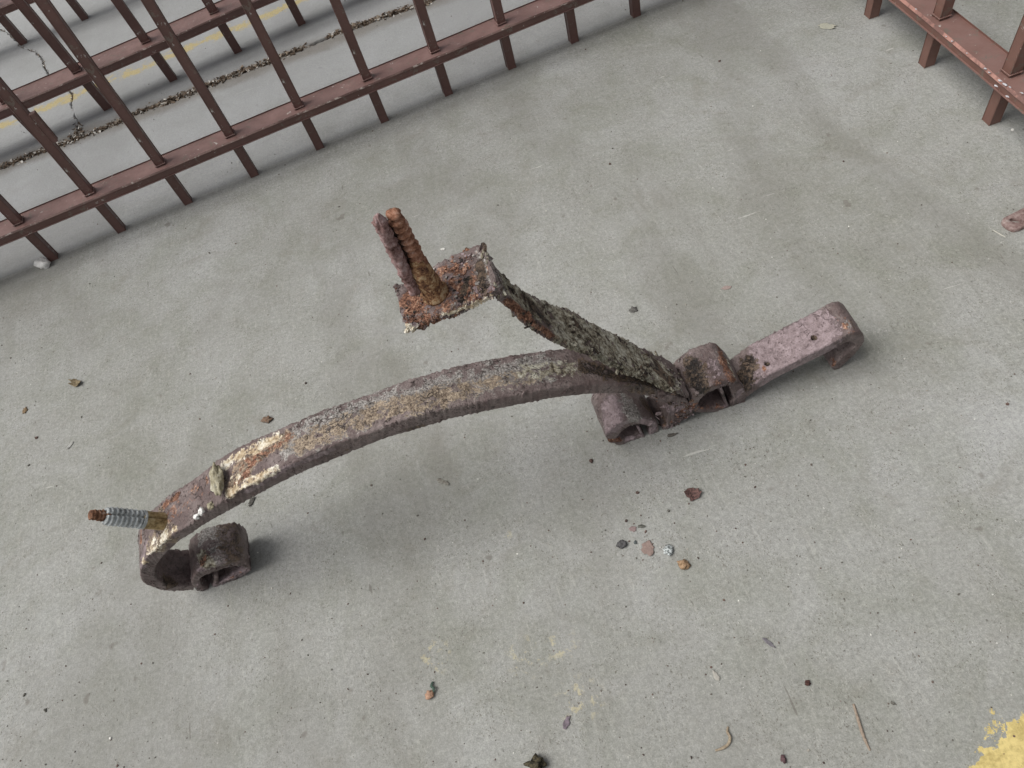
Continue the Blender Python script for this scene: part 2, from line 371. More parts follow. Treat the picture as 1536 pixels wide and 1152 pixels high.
def edge_chips():
    # white and peeled spots along the near lip of the reddish rail
    for i, (q, r) in enumerate((((1374, 14), 2.2), ((1500, 121), 4), ((1508, 127), 5), ((1494, 129), 4), ((1511, 145), 4), ((1478, 103), 3), ((1484, 109), 2.5), ((1515, 131), 2.5), ((1428, 62), 2), ((1419, 55), 1.6), ((1450, 80), 1.6), ((1533, 140), 3))):
        top = .0845; c = at(q, top - (.004 if i in (3, 4) else 0)); s_ = (at((q[0] + 1, q[1]), top) - at(q, top)).length * r
        bm = bmesh.new(); bmesh.ops.create_icosphere(bm, subdivisions=2, radius=1)
        for v in bm.verts: v.co = c + Vector((v.co.x * s_ * (.5 + .6 * noise.noise(v.co * 2.5 + c * 50)), v.co.y * s_ * (.9 + .9 * noise.noise(v.co * 2 + c * 90)), v.co.z * .0006 + .0004)) * 1.0 + Vector((0, v.co.x * s_ * -.3, -v.co.y * .0))
        bm_obj('paint_chip', bm, WHT, railD)
edge_chips()


# ------------------------------------------------------------------ the rusty bracket
TILT = math.radians(6)
org = at((300, 888)); org2 = at((1253, 555))
GX = (org2 - org).normalized(); YH = Vector((-GX.y, GX.x, 0))
WV = (YH * math.cos(TILT) + Vector((0, 0, 1)) * math.sin(TILT)).normalized()        # across the bars, away from the camera
RV = GX.cross(WV).normalized(); RV = RV if RV.z > 0 else -RV
CAMP = Vector((0, 0, HCAM))
def onp(p, wo=0.0):
    """point of the bracket's profile plane (shifted wo across the bar) seen at p"""
    r = Vector(ray(p)); o = org + WV * wo; t = (o - CAMP).dot(WV) / r.dot(WV); return CAMP + r * t
bracket = thing('iron_bracket', 'rusty iron wall bracket with two anchor bolts lying in the middle of the floor', 'bracket', tuple(org))

CH = ('rust', 'white', 'moss', 'dark', 'ochre', 'lilac', 'grey')
def iron():
    m = NT('rusty_painted_iron', 0.6, 0.4)
    n1 = m.noise(38, 6, .7, dist=.4); n2 = m.noise(150, 5, .75); n3 = m.noise(480, 4, .75); n4 = m.noise(15, 4, .6)
    j = m.math('ADD', m.math('MULTIPLY', m.math('SUBTRACT', m.noise(62, 6, .75, co=m.mapping(loc=(2, 7, 3)), dist=.8), .5), 3.0), m.math('MULTIPLY', m.math('SUBTRACT', n2, .5), 1.6))
    j3 = m.math('ADD', j, m.math('MULTIPLY', m.math('SUBTRACT', n3, .5), 1.3))
    def mask(ch, lo=.38, hi=.62, jj=j): return m.step(m.math('ADD', m.attr(ch), m.math('MULTIPLY', jj, m.step(m.attr(ch), 0.02, .25, 0, 1))), lo, hi)
    b = m.mix(m.step(n1, .35, .68), (0.125, 0.088, 0.084), (0.235, 0.190, 0.182))
    b = m.mix(m.step(n2, .62, .72, 0, .6), b, (0.11, 0.055, 0.040))
    lil = m.mix(m.step(n2, .3, .7), (0.250, 0.190, 0.195), (0.315, 0.250, 0.262)); b = m.mix(mask('lilac', .36, .60, m.math('MULTIPLY', j, .55)), b, lil)
    gr = m.ramp(n3, [(.32, (.095, .085, .076)), (.5, (.27, .25, .235)), (.66, (.46, .44, .42))]); b = m.mix(mask('grey'), b, gr)
    oc = m.ramp(m.math('ADD', m.math('MULTIPLY', n3, .6), m.math('MULTIPLY', n2, .4)), [(.38, (.085, .062, .045)), (.47, (.205, .155, .115)), (.60, (.37, .30, .225))], .8); b = m.mix(mask('ochre', .35, .6, j3), b, oc)
    mo = m.ramp(m.math('ADD', m.math('MULTIPLY', n2, .6), m.math('MULTIPLY', n1, .4)), [(.40, (.040, .030, .020)), (.46, (.19, .160, .115)), (.53, (.36, .335, .265)), (.63, (.52, .51, .44))], .85); b = m.mix(mask('moss'), b, mo)
    ru = m.ramp(m.math('ADD', m.math('MULTIPLY', n2, .55), m.math('MULTIPLY', n3, .45)), [(.36, (.045, .020, .014)), (.46, (.145, .066, .042)), (.56, (.27, .135, .085)), (.68, (.50, .34, .25))], .7); b = m.mix(mask('rust'), b, ru)
    b = m.mix(mask('dark'), b, m.mix(m.step(j3, -.25, .35), (.012, .009, .008), (.135, .095, .068)))
    jw = m.math('MULTIPLY', j, 1.5)
    wh = m.ramp(m.math('ADD', m.math('MULTIPLY', n1, .5), m.math('MULTIPLY', n2, .5)), [(.38, (.34, .235, .14)), (.46, (.54, .43, .29)), (.53, (.70, .64, .52)), (.62, (.80, .77, .71))]); b = m.mix(mask('white', .42, .56, jw), b, wh)
    v = m.math('MULTIPLY_ADD', m.math('ADD', n3, n2), 1.5, -0.5, clamp=False); b = m.mix(.75, b, m.math('MAXIMUM', v, .15), 'MULTIPLY')
    fl = m.noise(95, 6, .8, co=m.mapping(loc=(8, 3, 5)), dist=1.0); b = m.mix(m.math('MULTIPLY', m.step(fl, .60, .63, 0, .75), m.step(m.attr('lilac'), .3, .8, 1, .15)), b, (.045, .030, .026)); b = m.mix(m.math('MULTIPLY', m.step(fl, .37, .34, 0, .45), m.step(m.attr('lilac'), .3, .8, 1, .1)), b, (.36, .31, .28))
    # cracked and lifted paint
    cc = m.mapping(loc=(1, 1, 1)); dn = m.N.new('ShaderNodeTexNoise'); dn.inputs['Scale'].default_value = 60; m.L.new(m.co, dn.inputs['Vector'])
    va = m.N.new('ShaderNodeVectorMath'); va.operation = 'MULTIPLY_ADD'; m.L.new(dn.outputs['Color'], va.inputs[0]); va.inputs[1].default_value = (.012, .012, .012); m.L.new(cc, va.inputs[2])
    vo = m.voro(105, 'DISTANCE_TO_EDGE', co=va.outputs[0]); edge = m.step(vo.outputs['Distance'], .008, .038, 1, 0)
    edge = m.math('MULTIPLY', edge, m.step(m.noise(24, 3, .6, co=m.mapping(loc=(4, 4, 4))), .56, .64))
    b = m.mix(m.math('MULTIPLY', edge, .85), b, (.035, .022, .018))
    pt = m.voro(260); pit = m.math('MULTIPLY', m.step(pt.outputs['Distance'], .15, .3, 1, 0), m.step(n1, .5, .6)); b = m.mix(m.math('MULTIPLY', pit, .6), b, (.05, .03, .022))
    m.color(b)
    flat = m.math('MAXIMUM', m.math('MAXIMUM', m.attr('rust'), m.attr('moss')), m.math('MAXIMUM', m.attr('ochre'), m.attr('white')))
    m.rough(m.step(flat, 0, .6, .42, .85))
    h = m.math('ADD', m.math('MULTIPLY', n2, 1.0), m.math('ADD', m.math('MULTIPLY', n3, .6), m.math('MULTIPLY', edge, -.5)))
    h = m.math('ADD', h, m.math('MULTIPLY', mask('lilac'), .35)); h = m.math('ADD', h, m.math('MULTIPLY', m.math('MULTIPLY', m.step(fl, .59, .63), m.step(m.attr('lilac'), .3, .8, 1, .2)), -.6)); h = m.math('ADD', h, m.math('MULTIPLY', pit, -.4))
    m.bump(h, .0022, .9); return m.m
IRON = iron()

def crom(P, t):
    n = len(P) - 1; x = t * n; i = min(int(x), n - 1); f = x - i
    a, b, c, d = P[max(i - 1, 0)], P[i], P[i + 1], P[min(i + 2, n)]
    return .5 * ((2 * b) + (c - a) * f + (2 * a - 5 * b + 4 * c - d) * f * f + (3 * b - 3 * c + d - a) * f ** 3)
def paint(me, spots):
    """patches of rust, plaster, moss: each spot is a place on the part found once, then a 3D radius around it"""
    n = len(me.vertices); co = np.empty(n * 3); me.vertices.foreach_get('co', co); co = co.reshape(-1, 3)
    v = (co - np.array([0, 0, HCAM])) @ M
    P = np.stack([v[:, 0] / v[:, 2] * FPX + CX, v[:, 1] / v[:, 2] * FPX + CY], 1); D = v[:, 2]
    vals = {c: np.zeros(n) for c in CH}
    for ch, pts, rad, amt in spots:
        if ch == 'all': continue
        if not isinstance(pts[0], (tuple, list)): pts = [pts]
        an = []
        for p in pts:
            d = np.hypot(P[:, 0] - p[0], P[:, 1] - p[1]); k = np.where(d < max(5, d.min() + 2))[0]; an.append(co[k[np.argmin(D[k])]])
        dd = np.full(n, 9.0)
        if len(an) == 1: dd = np.linalg.norm(co - an[0], axis=1)
        for a, b in zip(an[:-1], an[1:]):
            ab = b - a; t = np.clip(((co - a) @ ab) / max(ab @ ab, 1e-12), 0, 1); dd = np.minimum(dd, np.linalg.norm(co - (a + t[:, None] * ab), axis=1))
        x = np.clip(1 - dd / (rad * 1.6), 0, 1); x = x * x * (3 - 2 * x) * 1.25
        vals[ch] = np.maximum(vals[ch], np.clip(x, 0, 1) * amt)
    for ch, pts, rad, amt in spots:
        if ch == 'all': vals[pts] = np.maximum(vals[pts], amt)
    for c in CH:
        a = me.attributes.new(c, 'FLOAT', 'POINT'); a.data.foreach_set('value', vals[c])
    return vals
def roughen(me, amp, freq=55, seed=0, vals=None, gain=None):
    n = len(me.vertices)
    nr = [v.normal.copy() for v in me.vertices]
    for i, v in enumerate(me.vertices):
        q = v.co * freq + Vector((seed, 0, 0)); f = noise.fractal(q, .9, 2.1, 5)
        k = amp
        if vals is not None and gain:
            for c, g in gain.items():
                if vals[c][i] > 0: k = max(k, amp + g * vals[c][i])
        v.co += nr[i] * (f * k)
        # flaking edges: sharper chips
        g2 = noise.noise(v.co * 170); 
        if g2 > .35: v.co -= nr[i] * (g2 - .35) * k * 1.2
def band(name, st, wd, spots=(), amp=.0006, parent=bracket, wo=0.0, res=.0017, seed=0, gain=None, edge=.0008, mat=None, holes=()):
    """flat bar: st = [(outer point, inner point)] of its near edge face, swept wd metres across"""
    T = [onp(a, wo) for a, b in st]; B = [onp(b, wo) for a, b in st]
    if isinstance(wd, (int, float)): wd = [wd] * len(st)
    if isinstance(wo, (int, float)): pass
    W = [Vector((x, 0, 0)) for x in wd]
    L = sum((T[i + 1] - T[i]).length for i in range(len(T) - 1)); n = max(8, int(L / res)); rings = []
    bm = bmesh.new()
    wmax = max(wd); nw = max(4, int(wmax / res)); th = (T[len(T) // 2] - B[len(B) // 2]).length; nt = max(2, int(th / res))
    # station spacing by arc length
    S = [0]
    for i in range(len(T) - 1): S.append(S[-1] + ((T[i + 1] + B[i + 1]) - (T[i] + B[i])).length)
    for i in range(n + 1):
        s = S[-1] * i / n; k = max(0, min(len(S) - 2, next((j for j in range(len(S) - 1) if S[j + 1] >= s), len(S) - 2)))
        t = (k + (s - S[k]) / max(S[k + 1] - S[k], 1e-9)) / (len(S) - 1)
        a, b, w_ = crom(T, t), crom(B, t), crom(W, t).x
        nv = a - b; h = nv.length; nv = nv / max(h, 1e-9)
        j0 = edge * noise.fractal(Vector((s * 160, 3, seed)), .8, 2, 4); j1 = edge * 1.6 * noise.fractal(Vector((s * 120, 8, seed)), .8, 2, 4)
        x0, x1 = j0, w_ + j1; rr = min(.0022, h * .3, w_ * .3); ring = []
        def add(x, y): ring.append(bm.verts.new((a + b) / 2 + WV * x + nv * y))
        for q in range(nw + 1): add(x0 + rr + (x1 - x0 - 2 * rr) * q / nw, h / 2)
        add(x1 - rr * .3, h / 2 - rr * .3)
        for q in range(nt + 1): add(x1, h / 2 - rr - (h - 2 * rr) * q / nt)
        add(x1 - rr * .3, -h / 2 + rr * .3)
        for q in range(nw + 1): add(x1 - rr - (x1 - x0 - 2 * rr) * q / nw, -h / 2)
        add(x0 + rr * .3, -h / 2 + rr * .3)
        for q in range(nt + 1): add(x0, -h / 2 + rr + (h - 2 * rr) * q / nt)
        add(x0 + rr * .3, h / 2 - rr * .3)
        rings.append(ring)
    m_ = len(rings[0])
    for r0, r1 in zip(rings[:-1], rings[1:]):
        for j in range(m_): bm.faces.new((r0[j], r0[(j + 1) % m_], r1[(j + 1) % m_], r1[j]))
    for r in (rings[0], rings[-1]):
        c = sum((v.co for v in r), Vector()) / m_; cv = bm.verts.new(c); mid = [bm.verts.new(v.co.lerp(c, .12)) for v in r]
        for j in range(m_):
            bm.faces.new((r[j], r[(j + 1) % m_], mid[(j + 1) % m_], mid[j])); bm.faces.new((mid[j], mid[(j + 1) % m_], cv))
    bmesh.ops.recalc_face_normals(bm, faces=bm.faces)
    me = bpy.data.meshes.new(name); bm.to_mesh(me); bm.free(); me.polygons.foreach_set('use_smooth', [True] * len(me.polygons))
    vals = paint(me, list(spots)); roughen(me, amp, seed=seed, vals=vals, gain=gain)
    for (hp, hr) in holes:
        best = min((v for v in me.vertices if math.hypot(px(v.co)[0] - hp[0], px(v.co)[1] - hp[1]) < 4), key=lambda v: (v.co - CAMP).length).co.copy()
        nn = -RV
        for v in me.vertices:
            d = v.co - best; rad = (d - nn * d.dot(nn)).length
            if rad < hr and abs(d.dot(nn)) < .004:
                v.co += nn * .007; me.attributes['dark'].data[v.index].value = 1.0
    return link_mesh(name, me, mat or IRON, parent)

WB = .050
# the long curved arm, from the weld at the right down to the curl at the left
arm_st = [((1032, 601), (1030, 615)), ((995, 588), (993, 604)), ((965, 578), (963, 593)), ((920, 576), (919, 591)), ((880, 577), (880, 592)),
 ((831, 582), (832, 598)), ((775, 592), (777, 608)), ((720, 603), (722, 619)), ((680, 611), (682, 628)), ((620, 625), (623, 645)), ((560, 647), (563, 664)),
 ((500, 667), (504, 689)), ((440, 694), (445, 713)), ((373, 728), (378, 748)), ((334, 751), (340, 769)), ((315, 765), (321, 779)), ((287, 785), (293, 797)),
 ((268, 796), (274, 809)), ((250, 809), (259, 822)), ((235, 822), (243, 837)), ((220, 836), (235, 848)), ((211, 851), (232, 859)), ((210, 865), (236, 869)),
 ((217, 876), (243, 874)), ((230, 882), (252, 878)), ((247, 886), (266, 880)), ((267, 887), (280, 880)), ((290, 886), (292, 879))]
band('arm', arm_st, [WB] * 7 + [.050, .048, .045, .0445, .0440, .046] + [WB] * 15, amp=.0007, edge=.0011, seed=1, gain={'ochre': .0010, 'white': .0012, 'grey': .0006},
 spots=[('grey', [(820, 545), (760, 558), (700, 575), (640, 592), (560, 610), (500, 635), (440, 660)], .021, .72),
  ('ochre', [(700, 580), (640, 598), (600, 605)], .014, .66), ('ochre', [(600, 605), (540, 625), (480, 650), (450, 662)], .013, .64), ('ochre', [(800, 560), (700, 580)], .012, .48),
  ('dark', [(985, 580), (930, 560), (880, 548)], .012, .8), ('moss', [(880, 548), (790, 555)], .012, .55),
  ('rust', [(430, 652), (385, 680), (350, 702)], .009, .50), ('ochre', [(425, 655), (385, 678), (352, 700)], .010, .85), ('white', [(414, 653), (375, 672), (332, 694)], .0066, .72), ('white', [(360, 680), (332, 694)], .005, .9),
  ('rust', [(345, 728), (362, 712)], .009, .55), ('ochre', [(345, 722), (365, 705)], .011, .9), ('white', (352, 712), .006, .62), ('white', [(340, 738), (375, 722), (410, 708)], .0056, .72), ('white', (350, 732), .005, .9), ('white', [(333, 718), (345, 712)], .004, .8),
  ('rust', [(300, 725), (275, 750), (255, 765)], .016, .30), ('ochre', [(240, 762), (232, 775)], .006, .6), ('rust', [(242, 758), (262, 742)], .005, .8),
  ('white', (243, 803), .007, .8), ('white', [(230, 812), (222, 836)], .008, .62), ('white', (258, 792), .006, .7), ('white', (240, 818), .005, .8), ('white', (214, 848), .005, .7), ('ochre', [(245, 798), (225, 815)], .014, .8),
  ('lilac', [(215, 815), (214, 855)], .008, .7), ('rust', [(206, 797), (206, 810)], .005, .9), ('dark', [(236, 800), (228, 795)], .003, .8),
  ('lilac', [(500, 678), (430, 708), (370, 742)], .006, .7), ('dark', [(640, 640), (600, 652)], .003, .6), ('dark', [(505, 687), (520, 680)], .003, .6),
  ('dark', [(252, 868), (262, 876)], .008, .9)])

# upper arm rising from the weld to the wall plate
ua = [((1034, 592), (1036, 602)), ((1019, 584), (1025, 594)), ((990, 573), (998, 586)), ((952, 556), (966, 572)), ((908, 535), (919, 553)), ((875, 519), (884, 535)), ((840, 508), (846, 522)),
 ((808, 488), (808, 503)), ((786, 468), (785, 486)), ((773, 455), (770, 472)), ((760, 442), (756, 458)), ((750, 428), (742, 446)), ((744, 420), (736, 446))]
band('upper_arm', ua, [.046, .046, .047, .047, .047, .048, .047, .042, .034, .030, .030, .036, .045], amp=.0011, seed=5, edge=.0024, gain={'moss': .0012, 'dark': .001},
 spots=[('moss', [(1000, 565), (940, 530), (880, 500), (840, 480)], .034, .9), ('dark', (990, 545), .009, 1.0), ('dark', (970, 555), .007, .9), ('dark', (915, 505), .004, .9), ('dark', (900, 525), .005, .9), ('dark', (868, 485), .004, .9), ('dark', (940, 535), .005, .8), ('grey', (850, 500), .010, .75), ('grey', (930, 520), .010, .8), ('grey', (955, 540), .007, .9), ('dark', (790, 445), .008, .9), ('moss', [(800, 455), (770, 432)], .018, .9), ('dark', [(805, 460), (822, 478)], .010, 1.0), ('dark', [(1010, 570), (985, 550)], .009, .75),
  ('dark', [(875, 490), (862, 475)], .004, .8), ('lilac', [(1015, 588), (950, 558), (900, 535)], .005, .8), ('ochre', [(862, 517), (840, 508)], .006, 1.0), ('rust', [(830, 508), (790, 480), (765, 455)], .006, .8), ('grey', [(905, 515), (880, 495)], .009, .7)])
# wall plate that carries the upper anchor
pl = [((746, 424), (741, 450)), ((740, 431), (736, 451)), ((727, 441), (726, 455)), ((700, 455), (702, 467)), ((668, 469), (670, 481)), ((635, 482), (637, 491)), ((609, 490), (612, 499))]
band('wall_plate', pl, [.042, .050, .055, .056, .052, .048, .047], amp=.0012, seed=9, edge=.0018, gain={'rust': .0012},
 spots=[('rust', [(690, 425), (640, 455)], .028, .6), ('ochre', [(660, 475), (690, 455)], .008, .5), ('rust', [(620, 470), (618, 440)], .012, .7), ('grey', [(725, 400), (735, 380)], .018, .8), ('dark', [(715, 395), (722, 430)], .006, .8), ('dark', [(700, 415), (690, 450)], .004, .9),
  ('white', [(735, 452), (700, 466)], .0035, .9), ('white', [(668, 478), (700, 466)], .003, .75), ('white', [(612, 497), (622, 495)], .004, 1.0), ('lilac', [(690, 460), (735, 440)], .007, .6), ('grey', [(640, 470), (660, 460)], .006, .5)])

# strap with the hook at its right end
sp_ = [((1096, 604), (1094, 616)), ((1104, 597), (1103, 609)), ((1116, 588), (1115, 600)), ((1150, 564), (1152, 575)), ((1178, 550), (1179, 560)), ((1205, 536), (1206, 547)), ((1236, 521), (1237, 532)), ((1262, 507), (1262, 518)),
 ((1281, 498), (1274, 513)), ((1294, 500), (1279, 515)), ((1297, 512), (1284, 518)), ((1287, 527), (1277, 525)), ((1272, 542), (1262, 537)), ((1256, 558), (1247, 552))]
band('hook_strap', sp_, [.048] * 14, amp=.00045, seed=13, edge=.0009, res=.0012, holes=(((1222, 502), .0036), ((1152, 541), .0033)),
 spots=[('lilac', [(1150, 540), (1215, 500)], .034, 1.0), ('lilac', [(1130, 580), (1235, 522)], .006, .9), ('rust', [(1262, 470), (1285, 500)], .010, .30), ('dark', [(1118, 545), (1112, 575)], .013, 1.0), ('dark', [(1135, 565), (1115, 583)], .006, .7),
  ('rust', [(1142, 548), (1145, 560)], .003, .7), ('dark', [(1278, 475), (1284, 490)], .0015, .7), ('grey', [(1268, 478), (1272, 486)], .004, .6), ('rust', [(1243, 540), (1250, 552)], .006, .6)])
# pipe clamps, each bent from bar
def clamp(name, st, w_, spots, seed, **k):
    k.setdefault('edge', .0015)
    return band(name, st, w_, spots=spots, amp=.0010, seed=seed, **k)
clamp('left_clamp'.replace('left_', 'pipe_'), [((327, 864), (322, 864)), ((328, 878), (321, 876)), ((325, 890), (318, 882)), ((308, 891), (312, 883)), ((295, 886), (304, 879)), ((287, 874), (300, 872)), ((293, 861), (303, 867)), ((308, 851), (312, 862)), ((322, 846), (325, 857)), ((343, 841), (343, 852)), ((362, 840), (360, 850)), ((374, 847), (369, 856)), ((377, 857), (368, 860))], .050,
 [('dark', [(345, 800), (350, 825)], .020, .55), ('grey', [(315, 800), (325, 830)], .018, .6), ('moss', [(300, 830), (310, 850)], .010, .8), ('lilac', [(300, 860), (340, 845)], .006, .8), ('grey', [(310, 790), (300, 810)], .012, .6), ('rust', [(300, 840), (305, 830)], .006, .4)], 21)
clamp('clamp_base', [((377, 851), (375, 858)), ((360, 860), (361, 867)), ((343, 868), (344, 875)), ((326, 876), (328, 883))], .048, [('lilac', [(365, 857), (330, 874)], .010, .8), ('rust', [(360, 863), (345, 872)], .002, .6)], 23)
clamp('pipe_clamp', [((909, 657), (925, 658)), ((911, 648), (930, 651)), ((921, 639), (936, 645)), ((936, 631), (944, 640)), ((955, 628), (957, 637)), ((974, 630), (970, 639)), ((986, 636), (975, 643)), ((989, 645), (974, 649)), ((986, 655), (974, 656)), ((979, 662), (973, 661))], .056,
 [('lilac', [(915, 610), (915, 645)], .018, .95), ('lilac', [(920, 645), (955, 632), (985, 640)], .006, .9), ('grey', [(945, 600), (955, 620)], .013, .8), ('dark', [(985, 610), (968, 598)], .008, .9), ('lilac', [(982, 645), (977, 658)], .006, .9)], 25)
clamp('clamp_base', [((911, 659), (914, 665)), ((925, 660), (927, 668)), ((941, 660), (943, 668)), ((955, 656), (957, 664)), ((967, 652), (969, 660))], .05, [('rust', [(920, 662), (932, 664)], .006, .8), ('lilac', [(945, 662), (960, 660)], .006, .6)], 27)
clamp('clamp_tab', [((955, 640), (959, 640)), ((960, 650), (964, 650)), ((965, 660), (968, 659))], .05, [('all', 'lilac', 0, .7)], 28)
clamp('pipe_clamp', [((1033, 615), (1046, 616)), ((1036, 602), (1048, 604)), ((1045, 592), (1054, 596)), ((1063, 580), (1068, 588)), ((1083, 572), (1085, 580)), ((1098, 569), (1093, 579)), ((1110, 575), (1096, 586)), ((1118, 586), (1101, 597)), ((1120, 597), (1105, 608)), ((1109, 613), (1102, 619))], .056,
 [('rust', [(1085, 525), (1098, 560)], .010, .75), ('dark', [(1035, 545), (1045, 580)], .014, 1.0), ('rust', [(1060, 578), (1085, 568)], .006, .5), ('moss', [(1098, 540), (1102, 560)], .008, .7), ('lilac', [(1070, 540), (1080, 560)], .010, .45), ('lilac', [(1112, 590), (1106, 608)], .006, .9)], 31)
clamp('clamp_base', [((1040, 612), (1041, 619)), ((1060, 613), (1061, 620)), ((1080, 610), (1081, 617)), ((1094, 609), (1096, 617))], .05, [('rust', [(1050, 616), (1085, 613)], .006, .5), ('lilac', [(1090, 612), (1080, 612)], .004, .6)], 33)
clamp('clamp_tab', [((1078, 581), (1083, 580)), ((1085, 598), (1089, 597)), ((1092, 615), (1096, 615))], .05, [('all', 'lilac', 0, .5), ('dark', [(1070, 590), (1075, 600)], .012, .8)], 34)
# bar joining the two clamps below the weld
clamp('strap', [((980, 656), (983, 662)), ((992, 648), (995, 655)), ((1004, 634), (1008, 645)), ((1018, 620), (1022, 634)), ((1036, 610), (1040, 622))], .052, [('lilac', [(1005, 635), (1025, 615)], .008, .7), ('rust', [(1012, 636), (1036, 618)], .004, .8), ('dark', [(1000, 610), (990, 620)], .010, .9)], 35, edge=.002, gain={'lilac': .001, 'rust': .001})
clamp('strap', [((1003, 602), (1001, 640)), ((1012, 603), (1010, 634)), ((1024, 606), (1022, 630)), ((1038, 606), (1037, 622))], .036, [('lilac', [(1006, 612), (1016, 620)], .010, .9), ('rust', [(1020, 625), (1034, 615)], .005, .8), ('dark', [(1000, 600), (1003, 590)], .008, 1.0)], 37, edge=.002, gain={'lilac': .0012})

def peel(o, n, size, seed, tilt=.35, bias=()):
    """crisp lifted plates of paint and scale sitting on a bar"""
    me0 = o.data; R = random.Random(seed); P = me0.polygons; bm = bmesh.new(); lays = {c: bm.verts.layers.float.new(c) for c in CH}
    at_ = {c: me0.attributes[c].data for c in CH}; tries = 0; made = 0
    while made < n and tries < n * 40:
        tries += 1; f = P[R.randrange(len(P))]; c = f.center; nn = f.normal.copy()
        g = noise.noise(c * 45 + Vector((seed, 0, 0)))
        if (CAMP - c).dot(nn) < 0 or g < R.uniform(-.1, .5): continue
        made += 1; s_ = size * math.exp(R.gauss(-.3, .45)); vi = f.vertices[0]
        t1 = nn.orthogonal().normalized(); t1.rotate(Matrix.Rotation(R.random() * 6.28, 3, nn)); t2 = nn.cross(t1)
        tl = R.uniform(-tilt, tilt); t1 = (t1 + nn * tl).normalized(); k = R.choice((5, 6, 7)); top = []; bot = []
        vals = {ch: at_[ch][vi].value for ch in CH}
        if bias and R.random() < .6: vals[R.choice(bias)] = 1.0
        th_ = R.uniform(.0003, .0008)
        for j in range(k):
            t = 6.283 * j / k + R.uniform(-.3, .3); q = c + t1 * (math.cos(t) * s_ * R.uniform(.55, 1.1)) + t2 * (math.sin(t) * s_ * R.uniform(.35, .8))
            for lst, dz in ((top, th_ + .0002), (bot, -.0012)):
                v = bm.verts.new(q + nn * dz)
                for ch in CH: v[lays[ch]] = vals[ch]
                lst.append(v)
        bm.faces.new(top)
        for j in range(k): bm.faces.new((top[j], bot[j], bot[(j + 1) % k], top[(j + 1) % k]))
    b = bm_obj('paint_flakes', bm, IRON, bracket, False); b['kind'] = 'stuff'
for o in list(bracket.children):
    nm = o.name.split('.')[0]
    if nm == 'arm': peel(o, 420, .0016, 1, .2)
    if nm == 'upper_arm': peel(o, 620, .0030, 2, .35, ('moss', 'grey', 'dark', 'moss'))
    if nm == 'wall_plate': peel(o, 420, .0026, 3, .35, ('grey', 'rust', 'lilac', 'dark', 'rust'))
    if nm == 'pipe_clamp': peel(o, 150, .0018, 4, .25, ('lilac', 'grey'))
    if nm == 'strap': peel(o, 120, .0024, 5, .5, ('lilac', 'rust', 'dark', 'lilac'))
    if nm == 'hook_strap': peel(o, 60, .0016, 6, .15)
def scale_lumps():
    """loose plates of rust and paint hanging on the weld"""
    bm = bmesh.new(); R = random.Random(11)
    for i in range(60):
        a = R.random(); P0 = onp((1044 - 70 * a + R.uniform(-6, 6), 600 - 16 * a + R.uniform(-7, 9) + 10 * (1 - a)), R.uniform(-.002, .006))
        if i < 22: P0 = onp((R.uniform(985, 1040), R.uniform(604, 640) - (0)), R.uniform(-.001, .003))
        s = R.uniform(.0015, .0048); rot = Matrix.Rotation(R.random() * 6.28, 3, 'Z') @ Matrix.Rotation(R.uniform(-1.2, 1.2), 3, 'X')
        k = 6; top = []; bot = []
        for j in range(k):
            t = 6.283 * j / k; q = rot @ Vector((math.cos(t) * s * R.uniform(.6, 1.2), math.sin(t) * s * R.uniform(.4, 1), 0)); top.append(bm.verts.new(P0 + q + Vector((0, 0, .0008)))); bot.append(bm.verts.new(P0 + q * .9 - Vector((0, 0, .0008))))
        bm.faces.new(top); bm.faces.new(bot)
        for j in range(k): bm.faces.new((top[j], top[(j + 1) % k], bot[(j + 1) % k], bot[j]))
    bmesh.ops.recalc_face_normals(bm, faces=bm.faces); me = bpy.data.meshes.new('rust_scale'); bm.to_mesh(me); bm.free(); n = len(me.vertices)
    for c in CH:
        a = me.attributes.new(c, 'FLOAT', 'POINT'); Rr = random.Random(hash(c) % 1 + 5)
        a.data.foreach_set('value', [{'lilac': .6, 'rust': .45, 'dark': .3}.get(c, 0) * (1 if noise.noise(me.vertices[i].co * 60 + Vector((len(c), 0, 0))) > 0 else 0) for i in range(n)])
    o = link_mesh('rust_scale', me, IRON, bracket); o['kind'] = 'stuff'
scale_lumps()

# ------------------------------------------------------------------ anchors
def lathe(name, p0, p1, prof, mat, parent, seg=40, rough=.0004, seed=0, slots=(), up=None, arc=None, freq=120):
    """prof = [(t along, radius)], slots = [(angle, half width, t0, t1, depth factor)]"""
    ax = p1 - p0; L = ax.length; ax.normalize(); sx = (up - ax * up.dot(ax)).normalized() if up else ax.orthogonal().normalized(); sy = ax.cross(sx)
    bm = bmesh.new(); rings = []
    for t, r in prof:
        ring = []
        for j in range(seg):
            th = 2 * math.pi * j / seg; rr = r
            for (a, hw, t0, t1, dp) in slots:
                dth = abs((th - a + math.pi) % (2 * math.pi) - math.pi)
                if dth < hw and t0 <= t <= t1: rr = min(rr, r * dp)
            q = p0 + ax * (L * t) + (sx * math.cos(th) + sy * math.sin(th)) * rr
            f = noise.fractal(q * freq + Vector((seed, 0, 0)), .9, 2, 4)
            q += (sx * math.cos(th) + sy * math.sin(th)) * f * rough + ax * f * rough * .5
            ring.append(bm.verts.new(q))
        rings.append(ring)
    for a, b in zip(rings[:-1], rings[1:]):
        for j in range(seg): bm.faces.new((a[j], a[(j + 1) % seg], b[(j + 1) % seg], b[j]))
    for r in (rings[0], rings[-1]):
        c = bm.verts.new(sum((v.co for v in r), Vector()) / seg)
        for j in range(seg): bm.faces.new((r[j], r[(j + 1) % seg], c))
    return bm_obj(name, bm, mat, parent)
